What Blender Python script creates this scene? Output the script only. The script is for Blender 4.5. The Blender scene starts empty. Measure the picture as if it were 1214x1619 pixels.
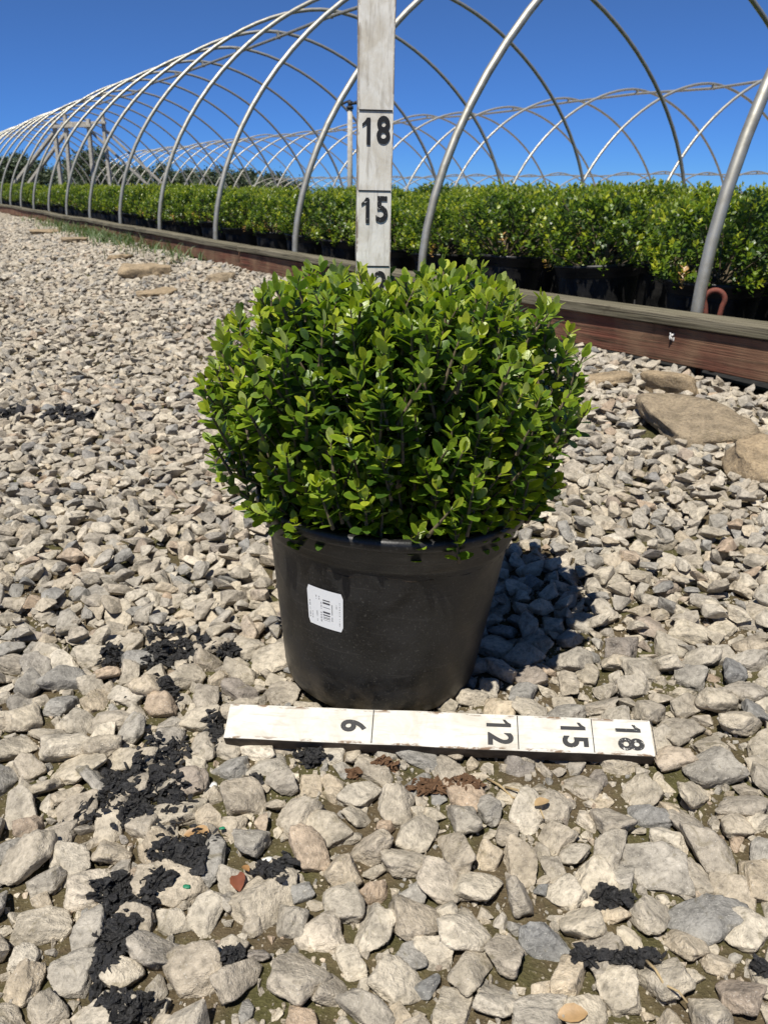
import bpy, bmesh, math, random
import numpy as np
from mathutils import Vector, Matrix, noise as mnoise

SC = bpy.context.scene
COL = SC.collection
R = math.radians

# ------------------------------------------------------------------ camera, world, sun, exposure
CAM_H = 0.56
F_PX, W_PX, H_PX, HORIZON = 1332.0, 1214.0, 1619.0, 290.0
PITCH = math.atan((H_PX / 2 - HORIZON) / F_PX)
cam_d = bpy.data.cameras.new('camera')
cam_d.sensor_fit = 'VERTICAL'
cam_d.sensor_height = 36.0
cam_d.lens = F_PX / H_PX * 36.0
cam_d.clip_start = 0.02
cam_d.clip_end = 2000
cam_d.dof.use_dof = True
cam_d.dof.focus_distance = 0.86
cam_d.dof.aperture_fstop = 18
cam = bpy.data.objects.new('camera', cam_d)
cam.location = (0, 0, CAM_H)
cam.rotation_euler = (math.pi / 2 - PITCH, 0, 0)
COL.objects.link(cam)
SC.camera = cam

SUN_TO = Vector((-0.21, -0.45, 1.0)).normalized()
world = bpy.data.worlds.new('World')
SC.world = world
world.use_nodes = True
wn = world.node_tree
wn.nodes.clear()
sky = wn.nodes.new('ShaderNodeTexSky')
sky.sky_type = 'NISHITA'
sky.sun_disc = False
sky.sun_elevation = math.asin(SUN_TO.z)
sky.sun_rotation = math.atan2(SUN_TO.x, SUN_TO.y)
sky.air_density = 3.0
sky.dust_density = 0.0
sky.ozone_density = 10.0
sky.altitude = 14000
bg = wn.nodes.new('ShaderNodeBackground')
bg.inputs['Strength'].default_value = 0.082
wo = wn.nodes.new('ShaderNodeOutputWorld')
wn.links.new(sky.outputs[0], bg.inputs[0])
wn.links.new(bg.outputs[0], wo.inputs[0])
sun_d = bpy.data.lights.new('sun', 'SUN')
sun_d.energy = 5.0
sun_d.angle = R(0.53)
sun_d.color = (1.0, 0.955, 0.88)
sun = bpy.data.objects.new('sun', sun_d)
sun.rotation_euler = SUN_TO.to_track_quat('Z', 'Y').to_euler()
sun.location = (-2, -2, 8)
COL.objects.link(sun)
SC.view_settings.view_transform = 'Standard'
SC.view_settings.look = 'None'
SC.view_settings.exposure = 0.30
SC.view_settings.gamma = 1.0
SC.view_settings.use_curve_mapping = False
SC.cycles.max_bounces = 8
SC.cycles.transparent_max_bounces = 8

# ------------------------------------------------------------------ helpers
rng = np.random.default_rng(7)
random.seed(7)
CP, SP_ = math.cos(PITCH), math.sin(PITCH)
PHI = 0.507
DX, DY = math.sin(PHI), -math.cos(PHI)      # along the hoop house, towards the near right
NX, NY = math.cos(PHI), math.sin(PHI)       # into the hoop house
P0 = NX * -0.475 + NY * 4.742               # perpendicular distance of the near row of hoop feet


def qs(x, y):
    return NX * x + NY * y - P0, DX * x + DY * y


def xy(q, s):
    return NX * (q + P0) + DX * s, NY * (q + P0) + DY * s


GQ = [-50, -1.35, -0.15, 0.0, 0.3, 4.5, 6.0, 10.0, 12.4, 17, 45, 120, 500]
GZ = [0, 0, 0.095, 0.05, 0.04, 0.03, -0.28, -0.36, -1.15, -1.2, -4.5, -6, -6]


def ground_z(x, y):
    x = np.asarray(x, float); y = np.asarray(y, float)
    q = NX * x + NY * y - P0
    z = np.interp(q, GQ, GZ)
    z = z - np.clip((y - 24) * 0.05, 0, 2.5)
    near = np.clip((y - 1.1) / 1.0, 0, 1)
    z = z + near * (0.010 * np.sin(2.1 * x + 1.3 * y) + 0.007 * np.sin(5.1 * x - 3.7 * y + 1)) * (np.abs(q + 8) < 8)
    return z


def ray(px, py):
    u = (px - W_PX / 2) / F_PX; v = (py - H_PX / 2) / F_PX
    return np.array([u, CP - v * SP_, -SP_ - v * CP])


def at_z(px, py, z):
    r = ray(px, py)
    return r * ((z - CAM_H) / r[2]) + np.array([0, 0, CAM_H])


def on_ground(px, py, lift=0.0):
    z = 0.0
    for _ in range(12):
        p = at_z(px, py, z + lift)
        z = 0.5 * z + 0.5 * float(ground_z(p[0], p[1]))
    p[2] = z
    return p


def mesh_np(name, verts, faces, smooth=True):
    """faces: (n,k) int array"""
    me = bpy.data.meshes.new(name)
    verts = np.asarray(verts, np.float32); faces = np.asarray(faces, np.int32)
    n, k = faces.shape
    me.vertices.add(len(verts)); me.vertices.foreach_set('co', verts.ravel())
    me.loops.add(n * k); me.loops.foreach_set('vertex_index', faces.ravel())
    me.polygons.add(n)
    me.polygons.foreach_set('loop_start', np.arange(0, n * k, k, dtype=np.int32))
    me.polygons.foreach_set('loop_total', np.full(n, k, np.int32))
    me.polygons.foreach_set('use_smooth', np.full(n, smooth))
    me.update(calc_edges=True)
    return me


def set_attr(me, name, vals):
    a = me.attributes.new(name, 'FLOAT', 'POINT')
    a.data.foreach_set('value', np.asarray(vals, np.float32))


def link(name, me, mat=None, parent=None, loc=None, **props):
    o = bpy.data.objects.new(name, me)
    COL.objects.link(o)
    if mat is not None and me is not None and len(me.materials) == 0:
        me.materials.append(mat)
    if parent is not None:
        o.parent = parent
    if loc is not None:
        o.location = loc
    for k, v in props.items():
        o[k] = v
    return o


def bm_mesh(name, bm, smooth=False):
    me = bpy.data.meshes.new(name)
    bm.normal_update()
    bm.to_mesh(me); bm.free()
    if smooth:
        me.polygons.foreach_set('use_smooth', [True] * len(me.polygons))
    return me


def box_bm(sx, sy, sz, c=(0, 0, 0), bev=0.0, seg=2, cuts=0):
    bm = bmesh.new()
    bmesh.ops.create_cube(bm, size=1.0, matrix=Matrix.Translation(c) @ Matrix.Diagonal((sx, sy, sz, 1)))
    if bev:
        bmesh.ops.bevel(bm, geom=bm.edges[:], offset=bev, segments=seg, affect='EDGES', profile=0.6)
    return bm


def tube(points, radii, n=8, cap=True):
    """verts, quads of a tube along points (parallel transport)"""
    P = np.asarray(points, float); m = len(P)
    rad = np.broadcast_to(np.asarray(radii, float), (m,))
    T = np.gradient(P, axis=0); T /= np.linalg.norm(T, axis=1)[:, None] + 1e-12
    a = np.array([0, 0, 1.0]) if abs(T[0, 2]) < 0.9 else np.array([1.0, 0, 0])
    u = np.cross(T[0], a); u /= np.linalg.norm(u)
    V = []
    for i in range(m):
        u = u - T[i] * (u @ T[i]); u /= np.linalg.norm(u) + 1e-12
        w = np.cross(T[i], u)
        ang = np.arange(n) * 2 * math.pi / n
        V.append(P[i] + rad[i] * (np.cos(ang)[:, None] * u + np.sin(ang)[:, None] * w))
    V = np.concatenate(V)
    F = []
    for i in range(m - 1):
        for k in range(n):
            F.append((i * n + k, i * n + (k + 1) % n, (i + 1) * n + (k + 1) % n, (i + 1) * n + k))
    if cap:
        c0, c1 = len(V), len(V) + 1
        V = np.vstack([V, P[0], P[-1]])
        for k in range(n):
            F.append((c0, (k + 1) % n, k, k)); F.append((c1, (m - 1) * n + k, (m - 1) * n + (k + 1) % n, (m - 1) * n + (k + 1) % n))
    return V, F


def tube_mesh(name, points, radii, n=8, smooth=True):
    V, F = tube(points, radii, n)
    me = bpy.data.meshes.new(name)
    me.from_pydata(V.tolist(), [], [tuple(dict.fromkeys(f)) for f in F])
    me.polygons.foreach_set('use_smooth', [smooth] * len(me.polygons))
    me.update()
    return me


def lathe(name, prof, n=64):
    prof = np.asarray(prof, float); m = len(prof)
    ang = np.arange(n) * 2 * math.pi / n
    V = np.stack([np.outer(prof[:, 0], np.cos(ang)), np.outer(prof[:, 0], np.sin(ang)), np.repeat(prof[:, 1][:, None], n, 1)], -1).reshape(-1, 3)
    i, k = np.meshgrid(np.arange(m - 1), np.arange(n), indexing='ij')
    F = np.stack([i * n + k, i * n + (k + 1) % n, (i + 1) * n + (k + 1) % n, (i + 1) * n + k], -1).reshape(-1, 4)
    return mesh_np(name, V, F)


# ------------------------------------------------------------------ materials
class NT:
    def __init__(self, name):
        self.m = bpy.data.materials.new(name)
        self.m.use_nodes = True
        self.t = self.m.node_tree
        self.b = self.t.nodes['Principled BSDF']
        self.out = self.t.nodes['Material Output']

    def n(self, typ, **kw):
        nd = self.t.nodes.new(typ)
        for k, v in kw.items():
            if k.startswith('_'):
                setattr(nd, k[1:], v)
            else:
                nd.inputs[k].default_value = v
        return nd

    def l(self, a, b):
        self.t.links.new(a, b)

    def pos(self):
        return self.n('ShaderNodeNewGeometry').outputs['Position']

    def obj(self):
        return self.n('ShaderNodeTexCoord').outputs['Object']

    def noise(self, vec, scale, detail=4, rough=0.55, dist=0.0):
        nd = self.n('ShaderNodeTexNoise', Scale=scale, Detail=detail, Roughness=rough, Distortion=dist)
        self.l(vec, nd.inputs['Vector'])
        return nd.outputs['Fac']

    def ramp(self, fac, stops):
        nd = self.t.nodes.new('ShaderNodeValToRGB')
        e = nd.color_ramp.elements
        while len(e) < len(stops):
            e.new(0.5)
        for el, (p, c) in zip(e, stops):
            el.position = p
            el.color = (c, c, c, 1) if isinstance(c, (int, float)) else (*c, 1)
        self.l(fac, nd.inputs[0])
        return nd.outputs[0]

    def mix(self, a, b, fac, mode='MIX'):
        nd = self.t.nodes.new('ShaderNodeMix')
        nd.data_type = 'RGBA'; nd.blend_type = mode
        for s, v in ((6, a), (7, b), (0, fac)):
            if isinstance(v, (tuple, list)):
                nd.inputs[s].default_value = (*v, 1)
            elif isinstance(v, (int, float)):
                nd.inputs[s].default_value = v
            else:
                self.l(v, nd.inputs[s])
        return nd.outputs[2]

    def mul(self, a, b, op='MULTIPLY'):
        nd = self.t.nodes.new('ShaderNodeMath'); nd.operation = op
        for s, v in ((0, a), (1, b)):
            if isinstance(v, (int, float)):
                nd.inputs[s].default_value = v
            else:
                self.l(v, nd.inputs[s])
        return nd.outputs[0]

    def mapping(self, vec, scale):
        nd = self.n('ShaderNodeMapping'); nd.inputs['Scale'].default_value = scale
        self.l(vec, nd.inputs['Vector'])
        return nd.outputs[0]

    def bump(self, h, dist, strength=1.0):
        nd = self.n('ShaderNodeBump', Strength=strength, Distance=dist)
        self.l(h, nd.inputs['Height'])
        self.l(nd.outputs[0], self.b.inputs['Normal'])

    def col(self, c):
        if isinstance(c, tuple):
            self.b.inputs['Base Color'].default_value = (*c, 1)
        else:
            self.l(c, self.b.inputs['Base Color'])

    def set(self, **kw):
        for k, v in kw.items():
            k = k.replace('_', ' ')
            if isinstance(v, (int, float)):
                self.b.inputs[k].default_value = v
            else:
                self.l(v, self.b.inputs[k])
        return self.m


def mat_stone(name, from_attr, tan=False):
    t = NT(name)
    p = t.pos()
    if from_attr:
        a = t.n('ShaderNodeAttribute'); a.attribute_name = 'tint'
        rnd = a.outputs['Fac']
    else:
        rnd = t.n('ShaderNodeObjectInfo').outputs['Random']
    if tan:
        base = t.ramp(rnd, [(0, (.38, .29, .18)), (.5, (.34, .255, .155)), (1, (.30, .24, .16))])
    else:
        base = t.ramp(rnd, [(0, (0.469, 0.403, 0.304)), (.10, (0.367, 0.323, 0.257)), (.20, (0.530, 0.463, 0.351)), (.30, (0.408, 0.363, 0.290)), (.40, (0.479, 0.398, 0.285)), (.50, (0.337, 0.308, 0.261)),
                            (.58, (0.561, 0.497, 0.389)), (.66, (0.428, 0.373, 0.285)), (.74, (0.286, 0.274, 0.247)), (.80, (0.490, 0.423, 0.318)), (.86, (0.240, 0.237, 0.223)), (.90, (0.408, 0.308, 0.214)), (.95, (0.592, 0.532, 0.427)), (1, (0.388, 0.343, 0.271))])
    big = t.noise(p, 28, 3, .6, .6)
    fine = t.noise(p, 170, 5, .65, .3)
    grit = t.noise(p, 620, 2, .6)
    c = t.mix(base, t.ramp(big, [(.30, .55), (.52, 1.0), (.75, 1.28)]), .85, 'MULTIPLY')
    c = t.mix(c, t.ramp(fine, [(.28, .45), (.5, 1.0), (.75, 1.35)]), .85, 'MULTIPLY')
    c = t.mix(c, (.145, .12, .06), t.ramp(t.noise(p, 46, 4, .6, 1.2), [(.60, 0), (.72, .55)]))
    c = t.mix(c, (.66, .62, .54), t.ramp(grit, [(.63, 0), (.72, .6)]))
    vein = t.noise(p, 38, 6, .62, 1.6)
    c = t.mix(c, t.ramp(vein, [(.465, 1.0), (.495, .6), (.525, 1.0)]), .28, 'MULTIPLY')
    t.col(c)
    h = t.mix(fine, grit, .22)
    h = t.mix(h, t.ramp(vein, [(.45, .6), (.495, .25), (.54, .6)]), .10)
    t.bump(t.mix(h, big, .38), .0075 if not tan else .01, 1.0)
    return t.set(Roughness=.88, Specular_IOR_Level=.25)


M = {}
M['stone'] = mat_stone('stone_limestone', False)
M['gravel'] = mat_stone('gravel_limestone', True)
M['sandstone'] = mat_stone('sandstone', False, True)


def mat_ground():
    t = NT('gravelly_dirt')
    p = t.pos()
    n1 = t.noise(p, 9, 4, .6, .5); n2 = t.noise(p, 60, 5, .65); n3 = t.noise(p, 300, 3, .6)
    dirt = t.mix((.105, .080, .046), (.082, .076, .030), t.ramp(n1, [(.42, 0), (.60, 1)]))
    dirt = t.mix(dirt, t.ramp(n2, [(.3, .55), (.6, 1.15)]), .8, 'MULTIPLY')
    dirt = t.mix(dirt, (.30, .26, .18), t.ramp(n3, [(.60, 0), (.68, .8)]))
    vor = t.n('ShaderNodeTexVoronoi', Scale=21.0); t.l(p, vor.inputs['Vector'])
    ved = t.n('ShaderNodeTexVoronoi', Scale=21.0); ved.feature = 'DISTANCE_TO_EDGE'; t.l(p, ved.inputs['Vector'])
    sep = t.n('ShaderNodeSeparateColor'); t.l(vor.outputs['Color'], sep.inputs[0])
    st = t.ramp(sep.outputs[0], [(0, (.40, .34, .26)), (.4, (.33, .29, .23)), (.7, (.44, .38, .29)), (1, (.27, .26, .24))])
    grav = t.mix((.10, .085, .05), st, t.ramp(ved.outputs['Distance'], [(.02, 0), (.10, 1)]))
    sx = t.n('ShaderNodeSeparateXYZ'); t.l(p, sx.inputs[0])
    far = t.ramp(t.mul(sx.outputs[1], 1 / 20.0), [(.42, 0), (.60, 1)])
    t.col(t.mix(dirt, grav, far))
    h = t.mix(t.mix(n2, n3, .4), ved.outputs['Distance'], far)
    t.bump(h, .012, .8)
    return t.set(Roughness=.95, Specular_IOR_Level=.15)


M['ground'] = mat_ground()


def mat_leaf(name, ramp, transl=.36, rough=.36):
    t = NT(name)
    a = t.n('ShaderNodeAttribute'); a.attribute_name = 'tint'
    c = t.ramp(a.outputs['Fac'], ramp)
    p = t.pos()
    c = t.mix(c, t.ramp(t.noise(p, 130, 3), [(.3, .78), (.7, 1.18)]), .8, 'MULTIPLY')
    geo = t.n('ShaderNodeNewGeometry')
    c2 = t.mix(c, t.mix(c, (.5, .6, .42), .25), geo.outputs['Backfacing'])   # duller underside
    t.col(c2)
    t.bump(t.noise(p, 700, 2), .0006, .35)
    t.set(Roughness=rough, Specular_IOR_Level=.5)
    tr = t.n('ShaderNodeBsdfTranslucent')
    t.l(t.mix(c, (1.25, 1.35, .35), 1.0, 'MULTIPLY'), tr.inputs['Color'])
    mx = t.n('ShaderNodeMixShader'); mx.inputs[0].default_value = transl
    t.l(t.b.outputs[0], mx.inputs[1]); t.l(tr.outputs[0], mx.inputs[2])
    t.l(mx.outputs[0], t.out.inputs['Surface'])
    return t.m


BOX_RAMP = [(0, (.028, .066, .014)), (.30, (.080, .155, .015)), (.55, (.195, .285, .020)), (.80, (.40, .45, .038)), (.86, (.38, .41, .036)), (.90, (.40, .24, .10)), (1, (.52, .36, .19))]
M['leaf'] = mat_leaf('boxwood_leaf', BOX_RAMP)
M['leaf_far'] = mat_leaf('boxwood_leaf_row', [(p, tuple(v * f for v, f in zip(c, (1.1, 1.0, .8)))) for p, c in BOX_RAMP], .3, .36)
M['tree_leaf'] = mat_leaf('tree_leaf', [(0, (.018, .036, .014)), (.6, (.04, .065, .02)), (1, (.075, .09, .03))], .15, .6)
M['grass'] = mat_leaf('grass_blade', [(0, (.05, .11, .02)), (.6, (.10, .17, .03)), (1, (.30, .26, .11))], .25, .6)
M['dry_leaf'] = mat_leaf('dry_leaf', [(0, (.20, .06, .035)), (.5, (.38, .21, .08)), (1, (.50, .36, .20))], .2, .5)


def mat_bark():
    t = NT('twig_bark'); p = t.pos()
    t.col(t.mix((.16, .12, .07), (.09, .07, .04), t.noise(p, 200, 3)))
    return t.set(Roughness=.85)


M['bark'] = mat_bark()


def mat_pot(name):
    t = NT(name); p = t.obj()
    dust = t.noise(p, 24, 5, .65, .8)
    speck = t.noise(p, 420, 2, .6)
    scr = t.noise(t.mapping(p, (14, 14, 160)), 1.0, 4, .6, 1.5)
    c = t.mix((.0050, .0052, .0055), (.019, .018, .0165), t.ramp(dust, [(.40, 0), (.70, 1)]))
    c = t.mix(c, (.075, .071, .062), t.ramp(speck, [(.60, 0), (.72, .6)]))
    c = t.mix(c, (.050, .047, .043), t.ramp(scr, [(.60, 0), (.70, .5)]))
    sx = t.n('ShaderNodeSeparateXYZ'); t.l(p, sx.inputs[0])
    mud = t.mul(t.ramp(t.mul(sx.outputs[2], 4.0), [(.0, 1), (.22, 0)]), t.ramp(t.noise(p, 40, 4, .6), [(.45, 0), (.62, .7)]))
    c = t.mix(c, (.12, .095, .062), mud)
    t.col(c)
    t.bump(t.mix(speck, scr, .5), .0009, .4)
    return t.set(Roughness=t.ramp(dust, [(.35, .34), (.65, .55)]), Specular_IOR_Level=.5)


M['pot'] = mat_pot('black_pot_plastic')


def simple(name, c1, c2, scale, rough=.8, bumpd=0.0, spec=.3, metal=0.0, coord='pos'):
    t = NT(name); p = t.pos() if coord == 'pos' else t.obj()
    n = t.noise(p, scale, 5, .6, .4)
    t.col(t.mix(c1, c2, t.ramp(n, [(.35, 0), (.65, 1)])))
    if bumpd:
        t.bump(n, bumpd)
    return t.set(Roughness=rough, Specular_IOR_Level=spec, Metallic=metal)


M['soil'] = simple('potting_soil', (.035, .022, .014), (.075, .05, .032), 160, .95, .006)
M['clod'] = simple('brown_soil_clod', (.085, .045, .022), (.16, .092, .05), 140, .95, .004)
M['black_scrap'] = simple('black_crumbled_scrap', (.010, .010, .0105), (.032, .030, .028), 260, .55, .004, .45)
M['cloth'] = simple('black_ground_cloth', (.014, .014, .015), (.032, .031, .030), 45, .6, .003, .35)
M['rust'] = simple('rusty_red_iron', (.20, .055, .035), (.13, .05, .035), 130, .75, .001)
M['fleck'] = simple('white_fleck', (.75, .74, .70), (.55, .54, .5), 90, .6)
M['green_fleck'] = simple('green_plastic_fleck', (.02, .20, .10), (.02, .15, .08), 90, .45)
M['weathered'] = simple('weathered_grey_timber', (.52, .49, .42), (.34, .31, .26), 22, .85, .004)
M['straw'] = simple('dry_straw', (.42, .32, .17), (.30, .22, .12), 200, .8)
M['dark_bark'] = simple('tree_bark', (.06, .05, .04), (.10, .085, .07), 8, .9, .02)


def mat_galv():
    t = NT('galvanised_tube'); p = t.pos()
    n = t.noise(p, 30, 4, .6); n2 = t.noise(p, 400, 2, .5)
    c = t.mix((.50, .48, .41), (.34, .325, .275), t.ramp(n, [(.4, 0), (.65, 1)]))
    c = t.mix(c, (.26, .21, .15), t.ramp(n2, [(.66, 0), (.76, .4)]))
    t.col(c)
    return t.set(Metallic=.72, Roughness=t.ramp(n, [(.3, .44), (.7, .60)]))


M['galv'] = mat_galv()


def mat_wood(name, a, b, dark, gscale=1.0, paint=None):
    t = NT(name); p = t.obj()
    st = t.mapping(p, (1.2, 38 * gscale, 38 * gscale))
    g = t.noise(st, 1.0, 5, .6, 1.6)
    w = t.noise(t.mapping(p, (3, 160, 160)), 1.0, 3, .6, .5)
    big = t.noise(p, 5, 3, .6)
    c = t.mix(a, b, t.ramp(g, [(.38, 0), (.62, 1)]))
    c = t.mix(c, dark, t.ramp(w, [(.50, 0), (.62, .9)]))
    if paint:
        c = t.mix(c, paint, t.ramp(big, [(.40, 0), (.60, .8)]))
    c = t.mix(c, dark, t.ramp(t.noise(p, 11, 4, .7, 1.0), [(.62, 0), (.75, .7)]))
    t.col(c)
    t.bump(t.mix(g, w, .6), .005, 1.0)
    return t.set(Roughness=.88, Specular_IOR_Level=.2)


M['cap_wood'] = mat_wood('weathered_cap_timber', (.20, .178, .125), (.135, .122, .08), (.05, .042, .027))
M['side_wood'] = mat_wood('red_brown_side_timber', (.17, .066, .042), (.12, .062, .040), (.035, .026, .016), .6, (.22, .135, .08))


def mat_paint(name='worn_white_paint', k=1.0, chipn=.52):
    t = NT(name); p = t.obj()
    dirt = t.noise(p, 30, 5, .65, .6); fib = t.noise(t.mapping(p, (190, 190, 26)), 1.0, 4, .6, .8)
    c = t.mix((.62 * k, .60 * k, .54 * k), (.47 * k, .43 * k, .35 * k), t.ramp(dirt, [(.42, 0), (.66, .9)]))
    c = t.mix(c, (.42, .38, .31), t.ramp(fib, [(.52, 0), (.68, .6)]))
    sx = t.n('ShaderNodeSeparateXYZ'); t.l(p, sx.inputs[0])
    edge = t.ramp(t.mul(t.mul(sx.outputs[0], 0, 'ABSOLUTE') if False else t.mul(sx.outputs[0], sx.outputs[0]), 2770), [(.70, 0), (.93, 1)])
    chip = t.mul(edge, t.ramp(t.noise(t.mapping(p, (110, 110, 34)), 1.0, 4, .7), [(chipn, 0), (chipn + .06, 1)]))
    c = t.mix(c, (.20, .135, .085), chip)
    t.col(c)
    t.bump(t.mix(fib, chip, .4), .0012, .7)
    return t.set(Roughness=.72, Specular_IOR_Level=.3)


M['paint'] = mat_paint()
M['paint_lit'] = mat_paint('chipped_white_paint_lit', 1.30, .46)  # same white, lightened to stand in for light on the upright face; more chips
M['edge_wood'] = simple('dirty_bare_stick_edge_shaded', (.13, .105, .08), (.07, .055, .04), 60, .85, .001, .2, 0, 'obj')  # dirty bare wood, with the front side's shade darkened into its colour


def mat_ink(name, wear):
    t = NT(name); p = t.pos()
    n = t.noise(p, 330, 4, .7, .6)
    t.col(t.mix((.012, .012, .013), (.66, .64, .58), t.ramp(n, [(wear, 0), (wear + .05, 1)])))
    return t.set(Roughness=.6)


M['ink'] = mat_ink('black_marker_paint', .67)
M['ink_worn'] = mat_ink('worn_black_marker_paint', .60)


def mat_sticker():
    t = NT('barcode_sticker')
    uv = t.n('ShaderNodeTexCoord').outputs['UV']
    sx = t.n('ShaderNodeSeparateXYZ'); t.l(uv, sx.inputs[0])
    U, V = sx.outputs[0], sx.outputs[1]

    def band(x, a, b):
        return t.mul(t.mul(x, a, 'GREATER_THAN'), t.mul(x, b, 'LESS_THAN'))

    def rand_of(x, k, seed):
        w = t.n('ShaderNodeTexWhiteNoise'); w.noise_dimensions = '1D'
        t.l(t.mul(t.mul(t.mul(x, k), 0.0, 'FLOOR') if False else t.mul(t.mul(x, k), 1.0, 'SNAP'), seed, 'ADD'), w.inputs['W'])
        return w.outputs['Value']
    bars = t.mul(t.mul(rand_of(V, 62, 3.3), .5, 'GREATER_THAN'), t.mul(band(U, .46, .66), band(V, .20, .74)))
    ink = bars
    for (u0, u1, v0, v1, k, s) in ((.05, .085, .16, .62, 60, 1.1), (.13, .16, .16, .36, 70, 5.2), (.27, .30, .12, .42, 66, 8.4), (.39, .43, .12, .40, 50, 2.7),
                                   (.26, .29, .70, .80, 60, 4.4), (.345, .375, .70, .80, 60, 9.4), (.40, .43, .48, .66, 56, 6.1), (.70, .73, .22, .70, 18, 7.1), (.90, .925, .14, .76, 64, 3.9), (.82, .845, .58, .70, 60, 2.2)):
        ink = t.mul(ink, t.mul(t.mul(t.mul(rand_of(V, k, s), .42, 'GREATER_THAN'), t.mul(band(U, u0, u1), band(V, v0, v1))), .62), 'MAXIMUM')
    t.col(t.mix((.80, .81, .80), (.06, .06, .07), ink))
    return t.set(Roughness=.45)


M['sticker'] = mat_sticker()

# ------------------------------------------------------------------ stone shapes
_ico = {}


def ico(sub):
    if sub not in _ico:
        bm = bmesh.new(); bmesh.ops.create_icosphere(bm, subdivisions=sub, radius=1.0)
        V = np.array([v.co[:] for v in bm.verts]); F = np.array([[v.index for v in f.verts] for f in bm.faces])
        bm.free()
        _ico[sub] = (V / np.linalg.norm(V, axis=1)[:, None], F)
    return _ico[sub]


def fbm(V, scale, octv, seed):
    out = np.zeros(len(V)); off = Vector((seed * 13.7, seed * 5.1, seed * 9.3))
    for i, v in enumerate(V):
        q = Vector(v) * scale + off
        a, s = 1.0, 0.0
        for _ in range(octv):
            s += a * mnoise.noise(q); q = q * 2.1; a *= .5
        out[i] = s
    return out


def stone_geo(seed, sub, sharp=13, planes=8, rough=.06):
    r = np.random.default_rng(seed)
    V, F = ico(sub)
    n = r.normal(size=(planes, 3)); n /= np.linalg.norm(n, axis=1)[:, None]
    n = np.vstack([n, [[0, 0, 1], [0, 0, -1], [1, 0, 0], [-1, 0, 0], [0, 1, 0], [0, -1, 0]]]) + r.normal(size=(planes + 6, 3)) * .12
    n /= np.linalg.norm(n, axis=1)[:, None]
    d = r.uniform(.55, 1.0, len(n))
    D = np.clip(V @ n.T, 0, None) / d
    rad = (D ** sharp).sum(1) ** (-1 / sharp)
    rad = np.minimum(rad, 1.25)
    if sub >= 2:
        rad = rad * (1 + rough * 1.6 * fbm(V, 1.3, 1, seed + 9) + rough * fbm(V, 2.6, 3, seed) + (rough * .45 * fbm(V, 7.0, 2, seed + 50) if sub >= 3 else 0))
    return V * rad[:, None], F


def hull_geo(seed, npts, bevel=0.0):
    r = np.random.default_rng(seed)
    P = r.normal(size=(npts, 3)); P /= np.linalg.norm(P, axis=1)[:, None]
    P *= r.uniform(.78, 1.22, (npts, 1))
    bm = bmesh.new()
    for q_ in P:
        bm.verts.new(q_)
    bmesh.ops.convex_hull(bm, input=bm.verts[:])
    for v in [v for v in bm.verts if not v.link_faces]:
        bm.verts.remove(v)
    if bevel:
        bmesh.ops.dissolve_limit(bm, angle_limit=.22, verts=bm.verts[:], edges=bm.edges[:])
        bmesh.ops.bevel(bm, geom=bm.edges[:], offset=bevel, segments=1, affect='EDGES')
    bmesh.ops.triangulate(bm, faces=bm.faces[:])
    bm.verts.ensure_lookup_table(); bm.verts.index_update()
    V = np.array([v.co[:] for v in bm.verts]); F = np.array([[v.index for v in f.verts] for f in bm.faces])
    bm.free()
    return V, F


NVAR = 22
STONES_HI = [stone_geo(100 + i, 4, sharp=[40, 60, 90][i % 3], rough=.075) for i in range(NVAR)]
STONES_MID = [hull_geo(100 + i, 15, .07) for i in range(NVAR)]
STONES_LOW = [hull_geo(200 + i, 11) for i in range(NVAR)]
STONE_ME = []
for i, (V, F) in enumerate(STONES_HI):
    me = mesh_np('stone', V, F)
    me.materials.append(M['stone'])
    STONE_ME.append(me)

# ------------------------------------------------------------------ ground sheet (graded grid out to the horizon)
gx = np.unique(np.concatenate([-np.geomspace(.2, 420, 44), np.geomspace(.2, 420, 44), np.linspace(-3, 3, 61), np.linspace(-9, 14, 70)]))
gy = np.unique(np.concatenate([np.linspace(-3, 6, 91), np.linspace(6, 30, 70), np.geomspace(30, 900, 30), -np.geomspace(3, 200, 14)]))
X, Y = np.meshgrid(gx, gy, indexing='ij')
Z = ground_z(X, Y)
na, nb = X.shape
i, k = np.meshgrid(np.arange(na - 1), np.arange(nb - 1), indexing='ij')
F = np.stack([i * nb + k, (i + 1) * nb + k, (i + 1) * nb + k + 1, i * nb + k + 1], -1).reshape(-1, 4)
ground = link('ground', mesh_np('ground', np.stack([X, Y, Z], -1).reshape(-1, 3), F), M['ground'], kind='structure',
              label='dirt and moss ground under the loose gravel')

# black woven cloth under the rows of pots
qv = np.linspace(0.02, 4.45, 24); sv = np.linspace(1.5, -30, 120)
Q, S = np.meshgrid(qv, sv, indexing='ij')
X, Y = xy(Q, S)
Z = ground_z(X, Y) + .012 + .006 * np.sin(9 * Q + 4 * S) * np.sin(5 * S)
na, nb = X.shape
i, k = np.meshgrid(np.arange(na - 1), np.arange(nb - 1), indexing='ij')
F = np.stack([i * nb + k, (i + 1) * nb + k, (i + 1) * nb + k + 1, i * nb + k + 1], -1).reshape(-1, 4)
link('ground_cloth', mesh_np('ground_cloth', np.stack([X, Y, Z], -1).reshape(-1, 3), F[:, ::-1]), M['cloth'], kind='structure',
     label='black woven cloth covering the hoop house floor')

# ------------------------------------------------------------------ hoop houses
HOOP_W, HOOP_H0, HOOP_R, HOOP_E = 4.404, .204, 1.904, 1.1415


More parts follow.
